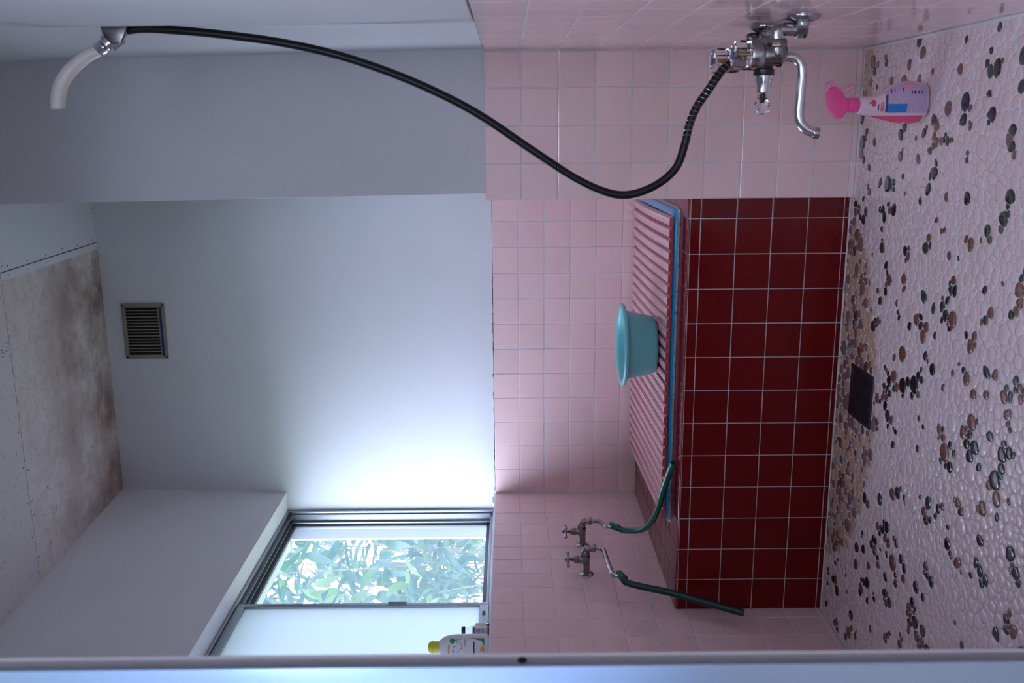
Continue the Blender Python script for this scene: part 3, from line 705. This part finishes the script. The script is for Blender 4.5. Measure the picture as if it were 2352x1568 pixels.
hp = cr([h0, (.1960, -.660, 1.786), (.1740, -.662, 1.815), (.1470, -.664, 1.838), (.1180, -.666, 1.848), (.1000, -.667, 1.850), (.0955, -.667, 1.850)], 8)
n = len(hp)
MB().tube(hp, [.0122+.0018*min(1, k/(n*.6)) for k in range(n-6)]+[.0138, .0132, .0122, .0108, .0085, .0050], 24).build('handle', CREAM, hs, smooth=60)
hose_pts = [(fx, fy+.004, fz+.030), (fx-.002, fy, fz+.052), (fx-.022, fy, fz+.083), (.124, fy, .5510), (.093, fy, .5720), (.060, fy, .5860), (.010, fy, .5970), (-.030, fy, .6120),
            (-.062, fy, .6480), (-.082, fy, .7000), (-.079, fy, .7480), (-.050, fy, .8150), (.008, fy, .9050), (.073, fy, 1.0020), (.118, fy, 1.0850), (.160, fy-.002, 1.1830), (.1955, fy-.003, 1.2900), (.2200, fy-.003, 1.4000), (.2370, fy-.003, 1.5250), (.2462, fy-.003, 1.6300), (.2478, fy-.003, 1.6750), c0-ax*.030]
hpth = cr(hose_pts, 8)
ho = MB().tube(hpth, .0082, 18).build('hose', BLACKR, hs, smooth=60)
# coil spring that guards the lower end of the hose
seg = hpth[:46]; dist = [0]
for a, b in zip(seg, seg[1:]): dist.append(dist[-1]+(b-a).length)
T = dist[-1]; turns = 22; pts = []
for k in range(turns*10+1):
    s = T*k/(turns*10); j = max(i for i in range(len(dist)) if dist[i] <= s+1e-9); j = min(j, len(seg)-2)
    f = (s-dist[j])/max(dist[j+1]-dist[j], 1e-9); p = seg[j].lerp(seg[j+1], f); t = (seg[j+1]-seg[j]).normalized()
    a = t.cross(Vector((0, 1, 0))).normalized(); b = t.cross(a); an = 2*PI*k/10
    pts.append(p+(a*math.cos(an)+b*math.sin(an))*.0092)
MB().tube(pts, .0009, 5).build('coil_spring', CHROME2, ho, smooth=60)

# ------------------------------------------------------------------ spray bottle on the floor
sx0, sy0 = .102, -.405
sb = thing('spray_bottle', 'pink trigger spray cleaner bottle with lilac label standing on pebble floor', 'spray bottle', (sx0, sy0, .004))
def Zb(zx): return .004+(2130-zx)/8.4*.00101
def Xb(zy): return sx0-(zy-627)/8.4*.00101
prof_b = [(2128, 380, 860, .016), (2120, 330, 905, .020), (2085, 285, 955, .024), (2000, 255, 1000, .0265), (1850, 238, 1018, .028), (1700, 235, 1020, .028), (1560, 262, 1003, .027), (1450, 305, 982, .026), (1350, 365, 958, .0245), (1270, 440, 938, .023), (1200, 490, 920, .0215), (1120, 508, 898, .0200), (1000, 513, 868, .0185), (900, 520, 840, .0175), (850, 530, 828, .0165), (835, 560, 800, .012)]
R = []
for zx, a, b, d in prof_b:
    xc = (Xb(a)+Xb(b))/2; hw = (Xb(a)-Xb(b))/2
    R.append([(xc+hw*math.copysign(abs(math.cos(t))**.85, math.cos(t)), sy0+d*math.copysign(abs(math.sin(t))**.85, math.sin(t)), Zb(zx)) for t in [2*PI*k/36 for k in range(36)]])
body = MB().rings(R).build('bottle_body', BOTL, sb, smooth=70)
def bot_surf(zx, zy, out=.0006):             # front surface of the bottle at a spot of its side view
    for (z0, a0, b0, d0), (z1, a1, b1, d1) in zip(prof_b, prof_b[1:]):
        if z1 <= zx <= z0:
            f = (z0-zx)/(z0-z1); a = a0+(a1-a0)*f; b = b0+(b1-b0)*f; d = d0+(d1-d0)*f
            xc = (Xb(a)+Xb(b))/2; hw = (Xb(a)-Xb(b))/2; c = max(-1, min(1, (Xb(zy)-xc)/hw))
            c2 = math.copysign(abs(c)**(1/.85), c); s = math.sqrt(max(0, 1-c2*c2))**.85
            return (Xb(zy), sy0-d*s-out, Zb(zx))
def patch(name, m, x0, x1, edge0, edge1, out=.0006, nx=10, ny=8):
    g = []
    for i in range(nx+1):
        zx = x0+(x1-x0)*i/nx; a = edge0(zx); b = edge1(zx)
        g.append([bot_surf(zx, a+(b-a)*j/ny, out) for j in range(ny+1)])
    mb = MB(); n = ny+1
    mb.add([p for r in g for p in r], [(i*n+j, (i+1)*n+j, (i+1)*n+j+1, i*n+j+1) for i in range(nx) for j in range(ny)])
    return mb.build(name, m, body, smooth=70)
def eb(zx, which, ins):                       # body outline, inset
    for (z0, a0, b0, d0), (z1, a1, b1, d1) in zip(prof_b, prof_b[1:]):
        if z1 <= zx <= z0:
            f = (z0-zx)/(z0-z1); return (a0+(a1-a0)*f+ins) if which else (b0+(b1-b0)*f-ins)
patch('liquid_window', LIQ, 2100, 960, lambda x: min(eb(x, 0, 5)-2, 800+(2130-x)*.0+70), lambda x: eb(x, 0, 4), .0009)
patch('label', LABEL, 2070, 1290, lambda x: eb(x, 1, 30), lambda x: min(820, eb(x, 0, 60)), .0006, 14, 12)
c_ = lambda v: (lambda x: v)
patch('label_blue_field', PRBL, 1690, 1340, c_(655), c_(815), .0010, 8, 5)
patch('label_dark_band', PRDB, 1340, 1300, lambda x: eb(x, 1, 60)+40, c_(800), .0010, 2, 10)
patch('label_pink_field', PRPK, 1800, 1620, lambda x: eb(x, 1, 34), c_(380), .0010, 6, 6)
for k, wd in enumerate((22, 12, 26, 10, 30, 14, 24)):
    x = 1975-k*33; patch('barcode_bar', PRDB, x, x-wd, c_(418), c_(475), .0012, 1, 3)
patch('flower_print', PRRD, 1135, 1045, lambda x: 638-math.sqrt(max(0, 45**2-(x-1090)**2))*1.4, lambda x: 638+math.sqrt(max(0, 45**2-(x-1090)**2))*1.4, .0010, 8, 4)
patch('leaf_print', PRGR, 1050, 995, lambda x: 632-(x-990)*.35, lambda x: 640+(x-990)*.3, .0010, 4, 2)
for x, y0, y1, m_ in ((1175, 660, 780, PRDB), (1225, 640, 790, PRRD), (1255, 620, 790, PRRD), (1400, 380, 460, PRDB), (1460, 385, 440, PRRD), (1610, 360, 430, PRDB), (1800, 700, 800, PRPK)):
    patch('print_line', m_, x+9, x-9, c_(y0), c_(y1), .0012, 1, 4)
# white panel behind the flower
m = MB(); m.lathe([(.0158, 0), (.0165, .001), (.0165, .0225), (.0155, .0255)], ((Xb(535)+Xb(805))/2, sy0, Zb(850)), (0, 0, 1), 24); m.build('collar', HOTP, sb, smooth=45)
fnh = lambda a, b, d: (Xb(b), sy0+d, Zb(a))
head = [(240, 430), (248, 388), (300, 335), (392, 330), (505, 420), (600, 560), (650, 560), (655, 760), (620, 790), (560, 890), (480, 930), (440, 902), (380, 830), (310, 770), (270, 640)]
prism(head, -.0115, .0115, fnh).build('spray_head', HOTP, sb, smooth=60, bevel=.004, seg=3)
nz = prism([(222, 300), (232, 430), (262, 400), (300, 340), (392, 330), (385, 262), (345, 215), (290, 222), (240, 262)], -.0085, .0085, fnh).build('nozzle', PALEP, sb, smooth=60, bevel=.002)
prism([(470, 385), (545, 372), (640, 345), (735, 292), (765, 296), (758, 322), (690, 395), (610, 440), (535, 462), (510, 430)], -.0055, .0055, fnh).build('trigger', PALEP, sb, smooth=60, bevel=.0018)

# ------------------------------------------------------------------ bottles on the window sill
ZS = ZTOP+.0036
def print_text(name, txt, size, m, parent, org, U, V, italic=0):
    cu = bpy.data.curves.new(name, 'FONT'); cu.body = txt; cu.size = size; cu.align_x = 'RIGHT'; cu.shear = italic
    to = bpy.data.objects.new(name, cu); COL.objects.link(to)
    me = bpy.data.meshes.new_from_object(to.evaluated_get(bpy.context.evaluated_depsgraph_get()))
    bpy.data.objects.remove(to); bpy.data.curves.remove(cu)
    U, V = Vector(U), Vector(V); N_ = U.cross(V)
    return me, U, V
sbx, sby = -1.4330, -.1180
sp_ = thing('soap_bottle', 'white soap bottle with yellow cap and printed fruit label on window sill', 'bottle', (sbx, sby, ZS))
prf = [(.0, .030, .015), (.002, .0345, .0185), (.010, .0365, .0205), (.060, .0370, .0215), (.095, .0368, .0215), (.112, .0355, .021), (.126, .0320, .020), (.138, .0255, .018), (.146, .0185, .0155), (.149, .0140, .0130)]
# the flat face of the bottle is turned towards the door
fa = math.radians(28); FU = Vector((math.cos(fa), -math.sin(fa), 0)); FN = Vector((-math.sin(fa), -math.cos(fa), 0))   # width direction, facing direction
FU = Vector((math.sin(fa)*.0+math.cos(fa), math.sin(fa), 0)); FN = Vector((math.sin(fa), -math.cos(fa), 0))
cB = Vector((sbx, sby, ZS))
R = [[cB+FU*(w*math.copysign(abs(math.cos(t))**.8, math.cos(t)))+FN*(d*math.copysign(abs(math.sin(t))**.8, math.sin(t)))+Vector((0, 0, z)) for t in [2*PI*k/36 for k in range(36)]] for z, w, d in prf]
bd = MB().rings(R).build('bottle_body', WPLAS, sp_, smooth=70)
def soap_surf(u, z, out=.0005):
    for (z0, w0, d0), (z1, w1, d1) in zip(prf, prf[1:]):
        if z0 <= z <= z1:
            f = (z-z0)/(z1-z0); w = w0+(w1-w0)*f; d = d0+(d1-d0)*f
            c = max(-1, min(1, u/w)); c2 = abs(c)**(1/.8); s = math.sqrt(max(0, 1-c2*c2))**.8
            return cB+FU*u+FN*(d*s+out)+Vector((0, 0, z))
def sprint(name, m, poly_rows, out=.0005):    # rows of (z, u0, u1)
    mb = MB(); ny = 6; v = []
    for z, a, b in poly_rows: v += [soap_surf(a+(b-a)*j/ny, z, out) for j in range(ny+1)]
    n = ny+1; mb.add(v, [(i*n+j, i*n+j+1, (i+1)*n+j+1, (i+1)*n+j) for i in range(len(poly_rows)-1) for j in range(ny)])
    return mb.build(name, m, bd, smooth=70)
def disc(name, m, u, z, r, out):
    return sprint(name, m, [(z-r*math.cos(PI*k/10), u-r*math.sin(PI*k/10)-1e-5, u+r*math.sin(PI*k/10)+1e-5) for k in range(11)], out)
# label art: an orange arc, a green fruit disc, a green frame corner, an orange disc
for k in range(1):
    sprint('orange_band', PROR, [(.078+.0405*math.sin(PI/2*q/8), .0265*math.cos(PI/2*q/8)-.0285+.0245, .0265*math.cos(PI/2*q/8)+.0020-.004) for q in range(9)], .0005)
    sprint('orange_arc', PROR, [(.1150+.0018*q, -.022, .0105-q*.003) for q in range(4)], .0007)
    sprint('label_white', PRW, [(.0745, -.028, .0225), (.090, -.028, .0200), (.104, -.027, .0135), (.1115, -.025, .0060), (.114, -.024, -.002)], .0008)
    disc('green_fruit', PRGR, .0185, .1075, .0075, .0011); disc('orange_fruit', PROR, -.006, .0185, .0080, .0008)
    sprint('green_corner', PRGR, [(.0140, .0145, .0250), (.024, .0175, .0250), (.034, .0205, .0250), (.044, .0235, .0250), (.0545, .0245, .0250)], .0008)
    sprint('green_corner_base', PRGR, [(.0135, .003, .0250), (.0155, .005, .0250), (.0190, .012, .0250), (.021, .015, .025)], .0007)
    sprint('violet_oval', PRDB, [(.0445-.0022, -.02, .0130), (.0445, -.02, .0170), (.0445+.0022, -.02, .0130)], .0008)
def bent_text(txt, size, m, u_right, z, shear=0, nm='lettering'):
    me, U, V = print_text(nm, txt, size, m, bd, (0, 0, 0), (1, 0, 0), (0, 1, 0), shear)
    for v in me.vertices:
        p = soap_surf(u_right+v.co.x, z+v.co.y, .0013); v.co = p-OFF[bd]
    me.materials.append(m); put(bpy.data.objects.new(nm, me), bd)
bent_text('ボディー', .0125, PRBL, .0205, .0985); bent_text('ソープ', .0125, PRBL, .0205, .0855)
bent_text('Body', .0095, PRRD, .012, .0775, .2); bent_text('soap', .0110, PRRD, .0215, .0680, .2)
cp = MB().lathe([(.0125, 0), (.0170, .001), (.0172, .022), (.0150, .029), (.0090, .0325), (.001, .0335)], cB+Vector((0, 0, .1465)), (0, 0, 1), 28).build('cap', YEL, sp_, smooth=50)
MB().lathe([(.0172, .018), (.0190, .0205), (.0172, .0225)], cB+Vector((0, 0, .1465)), (0, 0, 1), 28).build('cap_flange', YEL, cp, smooth=50)
gbx, gby = -1.4380, -.0170
gb = thing('glass_bottle', 'small clear glass bottle with black cap and pale yellow label on window sill', 'bottle', (gbx, gby, ZS))
MB().lathe([(.018, .0), (.0205, .002), (.0210, .006), (.0210, .050), (.0195, .056), (.0120, .066), (.0100, .069), (.0098, .078), (.0080, .0782), (.0080, .069), (.0100, .065), (.0178, .055), (.0190, .049), (.0190, .006), (.016, .004), (.001, .004)], (gbx, gby, ZS), (0, 0, 1), 32, cap=False).build('bottle_glass', GLASS, gb, smooth=50)
MB().lathe([(.0187, .006), (.0187, .030), (.001, .0301)], (gbx, gby, ZS), (0, 0, 1), 24).build('amber_liquid', mat('amber_liquid', (.95, .80, .35), .02, trans=1, ior=1.33), gb, smooth=50)
MB().lathe([(.0212, .012), (.0213, .013), (.0213, .043), (.0212, .044)], (gbx, gby, ZS), (0, 0, 1), 32, cap=False).build('label', PALEY, gb, smooth=50)
MB().lathe([(.0110, .0745), (.0118, .0755), (.0118, .0845), (.0110, .0860), (.001, .0862)], (gbx, gby, ZS), (0, 0, 1), 28).build('cap', BLACKP, gb, smooth=40)
pbx, pby = -1.4250, -.0560
pb = thing('paper_carton', 'small printed cardboard carton between the two bottles on window sill', 'carton', (pbx, pby, ZS))
ca = math.radians(20); Rz = Matrix.Rotation(ca, 3, 'Z')
def rb(m_, x0, x1, y0, y1, z0, z1):
    v = [Vector((x, y, 0)) for y in (y0, y1) for x in (x0, x1)]; v = [Rz @ p for p in v]
    return m_.hexa([(p.x+pbx, p.y+pby, ZS+z) for z in (z0, z1) for p in v])
CARD = mat('white_card', (.72, .68, .76), .6); CARDB = mat('brown_card_print', (.20, .15, .14), .6)
bo = rb(MB(), -.018, .018, -.012, .012, 0, .044).build('box_body', CARD, pb, smooth=30, bevel=.0006)
rb(MB(), -.0182, .0182, -.0122, .0122, .044, .051).build('box_lid', CARDB, pb, smooth=30, bevel=.0006)
mk = MB(); r_ = random.Random(9)
for row in range(9):
    x = -.015
    while x < .013:
        l = r_.uniform(.0008, .0035); z = .010+row*.0036
        if r_.random() < .8: rb(mk, x, x+l, -.0124, -.0119, z, z+r_.uniform(.0010, .0022))
        x += l+r_.uniform(.0006, .0016)
mk.build('small_print', PRDB, bo)
rb(MB(), -.0181, .0181, -.0121, .0121, .001, .006).build('maroon_print', mat('print_maroon', (.16, .02, .03), .6), bo)

# ------------------------------------------------------------------ air vent on the back wall
vx0, vx1, vz0, vz1 = -.8215, -.6010, 2.2950, 2.4610; vy = YB+.0048
av = thing('air_vent', 'aged beige louvred vent grille with a blue strip high on white wall', 'vent', ((vx0+vx1)/2, vy, (vz0+vz1)/2))
m = MB(); ib = (vx0+.016, vx1-.016, vz0+.0265, vz1-.0145)
m.box(vx0, ib[0], vy-.008, vy, vz0, vz1); m.box(ib[1], vx1, vy-.008, vy, vz0, vz1); m.box(ib[0], ib[1], vy-.008, vy, vz0, ib[2]); m.box(ib[0], ib[1], vy-.008, vy, ib[3], vz1)
m.build('frame', BEIGE, av, smooth=40, bevel=.0012)
MB().box(ib[0]-.001, ib[1]+.001, vy-.0012, vy-.0002, ib[2]-.001, ib[3]+.001).build('dark_backing', DARKG, av)
pw = (ib[1]-ib[0])/15
for k in range(1, 15):
    x = ib[0]+k*pw; MB().box(x-.0019, x+.0019, vy-.0070, vy-.0012, ib[2]-.0006, ib[3]+.0006).build('louvre_bar', BEIGE, av, smooth=40, bevel=.0009)
MB().box(vx0+.012, vx1-.014, vy-.0092, vy-.0078, vz0+.0115, vz0+.0205).build('blue_strip', VBLUE, av)
for x in (vx0+.007, vx1-.007):
    for z in (vz0+.006, vz1-.006): MB().lathe([(.0042, 0), (.0042, .001), (.002, .0018), (.0004, .0018)], (x, vy-.0079, z), (0, -1, 0), 12).build('screw_head', BLACKP, av, smooth=40)

# ------------------------------------------------------------------ hall behind the camera
tag(MB().box(-1.64, 1.6, -5.0, YF-.06, -.06, .0).build('floor_hall', HALLF), kind='structure')
tag(MB().box(-1.64, 1.6, -5.0, YF-.06, 2.45, 2.5).build('ceiling_hall', HALLW), kind='structure')
hb = MB(); hb.box(-1.64, 1.6, -5.06, -5.0, -.06, 1.68); hb.box(-1.64, 1.6, -5.06, -5.0, 2.25, 2.5); hb.box(-1.64, -.95, -5.06, -5.0, 1.68, 2.25); hb.box(1.0, 1.6, -5.06, -5.0, 1.68, 2.25)
tag(hb.build('wall_hall_back', HALLW), kind='structure')
w3 = MB(); w3.box(-.95, -.91, -5.04, -5.02, 1.68, 2.25); w3.box(.96, 1.0, -5.04, -5.02, 1.68, 2.25); w3.box(-.91, .96, -5.04, -5.02, 1.68, 1.72); w3.box(-.91, .96, -5.04, -5.02, 2.21, 2.25); w3.box(.0, .03, -5.04, -5.02, 1.72, 2.21)  # unseen window added in the hall back wall for fill light through the doorway
tag(w3.build('fill_window_3', ALU), kind='structure')
tag(MB().box(1.6, 1.66, -5.06, YF-.06, -.06, 2.5).build('wall_hall_right', HALLW), kind='structure')
hf = tag(MB().box(.2545, 1.6, YF-.06, YF-.001, -.06, 2.5).build('wall_hall_front', HALLW), kind='structure')
hl = MB(); hl.box(-1.64, -1.58, -5.06, YF-.06, -.06, .92); hl.box(-1.64, -1.58, -5.06, YF-.06, 2.10, 2.5); hl.box(-1.64, -1.58, -5.06, -4.6, .92, 2.10); hl.box(-1.64, -1.58, -2.2, YF-.06, .92, 2.10)
hl = tag(hl.build('wall_hall_left', HALLW), kind='structure')
w2 = MB(); w2.box(-1.62, -1.60, -4.6, -4.56, .92, 2.1); w2.box(-1.62, -1.60, -2.24, -2.2, .92, 2.1); w2.box(-1.62, -1.60, -4.56, -2.24, .92, .96); w2.box(-1.62, -1.60, -4.56, -2.24, 2.06, 2.10)
tag(w2.build('window_2', ALU), kind='structure')

clp = thing('hall_fill_lamp', 'unseen round fill lamp added on the hall ceiling outside the bathroom door', 'lamp', (-.05, -2.75, 2.45))  # unseen lamp, added to fill the floor and lower partition with light
MB().lathe([(.26, 0), (.265, .02), (.25, .035)], (-.05, -2.75, 2.4495), (0, 0, -1), 32).build('housing', WPLAS, clp, smooth=40)
LAMPM = bpy.data.materials.new('fill_lamp_diffuser'); LAMPM.use_nodes = True
LAMPM.node_tree.nodes['Principled BSDF'].inputs['Emission Color'].default_value = (.80, .86, 1.0, 1)
LAMPM.node_tree.nodes['Principled BSDF'].inputs['Emission Strength'].default_value = 8
MB().lathe([(.25, .035), (.245, .06), (.20, .078), (.10, .086), (.005, .088)], (-.05, -2.75, 2.4495), (0, 0, -1), 32).build('diffuser', LAMPM, clp, smooth=60)

# ------------------------------------------------------------------ garden outside the window
tag(MB().box(-14, -1.66, -10, 14, -.4, -.3).build('ground', EARTH), kind='structure')
def leaf_mesh(l, w, k, bend, teeth=0):
    mb = MB(); n = 6; v = []
    for i in range(n+1):
        t = i/n; ww = w*math.sin(PI*min(1, t*.92+.08))**.8*(1-.25*t)+.0004
        if i == n: ww = .0004
        z = -bend*l*t*t
        v += [(-ww, t*l, z+.12*ww), (0, t*l, z), (ww, t*l, z+.12*ww)]
    mb.add(v, [(i*3+j, i*3+j+1, (i+1)*3+j+1, (i+1)*3+j) for i in range(n) for j in range(2)])
    return mb.mesh('leaf', [LEAF[k]], smooth=60)
LM = [leaf_mesh(l, w, k, b) for l, w, k, b in ((.20, .030, 0, .35), (.16, .026, 1, .25), (.18, .034, 0, .5), (.13, .024, 2, .3), (.22, .026, 1, .45), (.15, .030, 2, .4))]
def shrub(name, label, base, top, cx, cy, rx_, ry_, z0, z1, count, seed, scale=1, branches=9, group='garden shrubs'):
    rnd = random.Random(seed); t = thing(name, label, 'shrub', (cx, cy, base), group)
    tips = []; mb = MB()
    for k in range(branches):
        a = 2*PI*k/branches+rnd.uniform(-.4, .4); zt = rnd.uniform(z0+.2, z1); r = rnd.uniform(.3, 1)
        P = cr([(cx, cy, base), (cx+rx_*r*.25*math.cos(a), cy+ry_*r*.25*math.sin(a), base+(zt-base)*.45), (cx+rx_*r*.7*math.cos(a), cy+ry_*r*.7*math.sin(a), base+(zt-base)*.85), (cx+rx_*r*math.cos(a), cy+ry_*r*math.sin(a), zt)], 5)
        mb.tube(P, [.008*(1-.85*i/len(P)) for i in range(len(P))], 6); tips.append(P)
    mb.build('stems', BARK, t, smooth=60)
    for i in range(count):
        a = rnd.uniform(0, 2*PI); q = math.sqrt(rnd.random()); z = rnd.uniform(z0, z1)
        p = Vector((cx+rx_*q*math.cos(a), cy+ry_*q*math.sin(a), z))-OFF[t]
        o = bpy.data.objects.new('leaf', rnd.choice(LM)); put(o, t); o.location = p
        o.rotation_euler = (rnd.uniform(-.9, .5), rnd.uniform(-.7, .7), rnd.uniform(0, 2*PI)); s = rnd.uniform(.7, 1.25)*scale; o.scale = (s, s, s)
    return t
shrub('garden_shrub', 'leafy shrub with long drooping leaves nearest the open window half', -.3, 3, -2.60, 2.85, .30, .55, 1.20, 2.70, 298, 1, 1.05)
shrub('garden_shrub', 'tall bluish green shrub standing behind the drooping leaves outside the window', -.3, 3, -3.25, 3.70, .32, .70, 1.30, 3.00, 298, 6, 1.3)
shrub('garden_shrub', 'dense low shrub with small leaves seen low in the open window half', -.3, 2, -3.05, 3.45, .40, .60, .60, 1.75, 298, 2, .80)
shrub('garden_shrub', 'fern-like shrub with pale green fronds seen low in the open window', -.3, 2, -2.45, 2.42, .28, .33, .60, 1.55, 150, 3, .95)
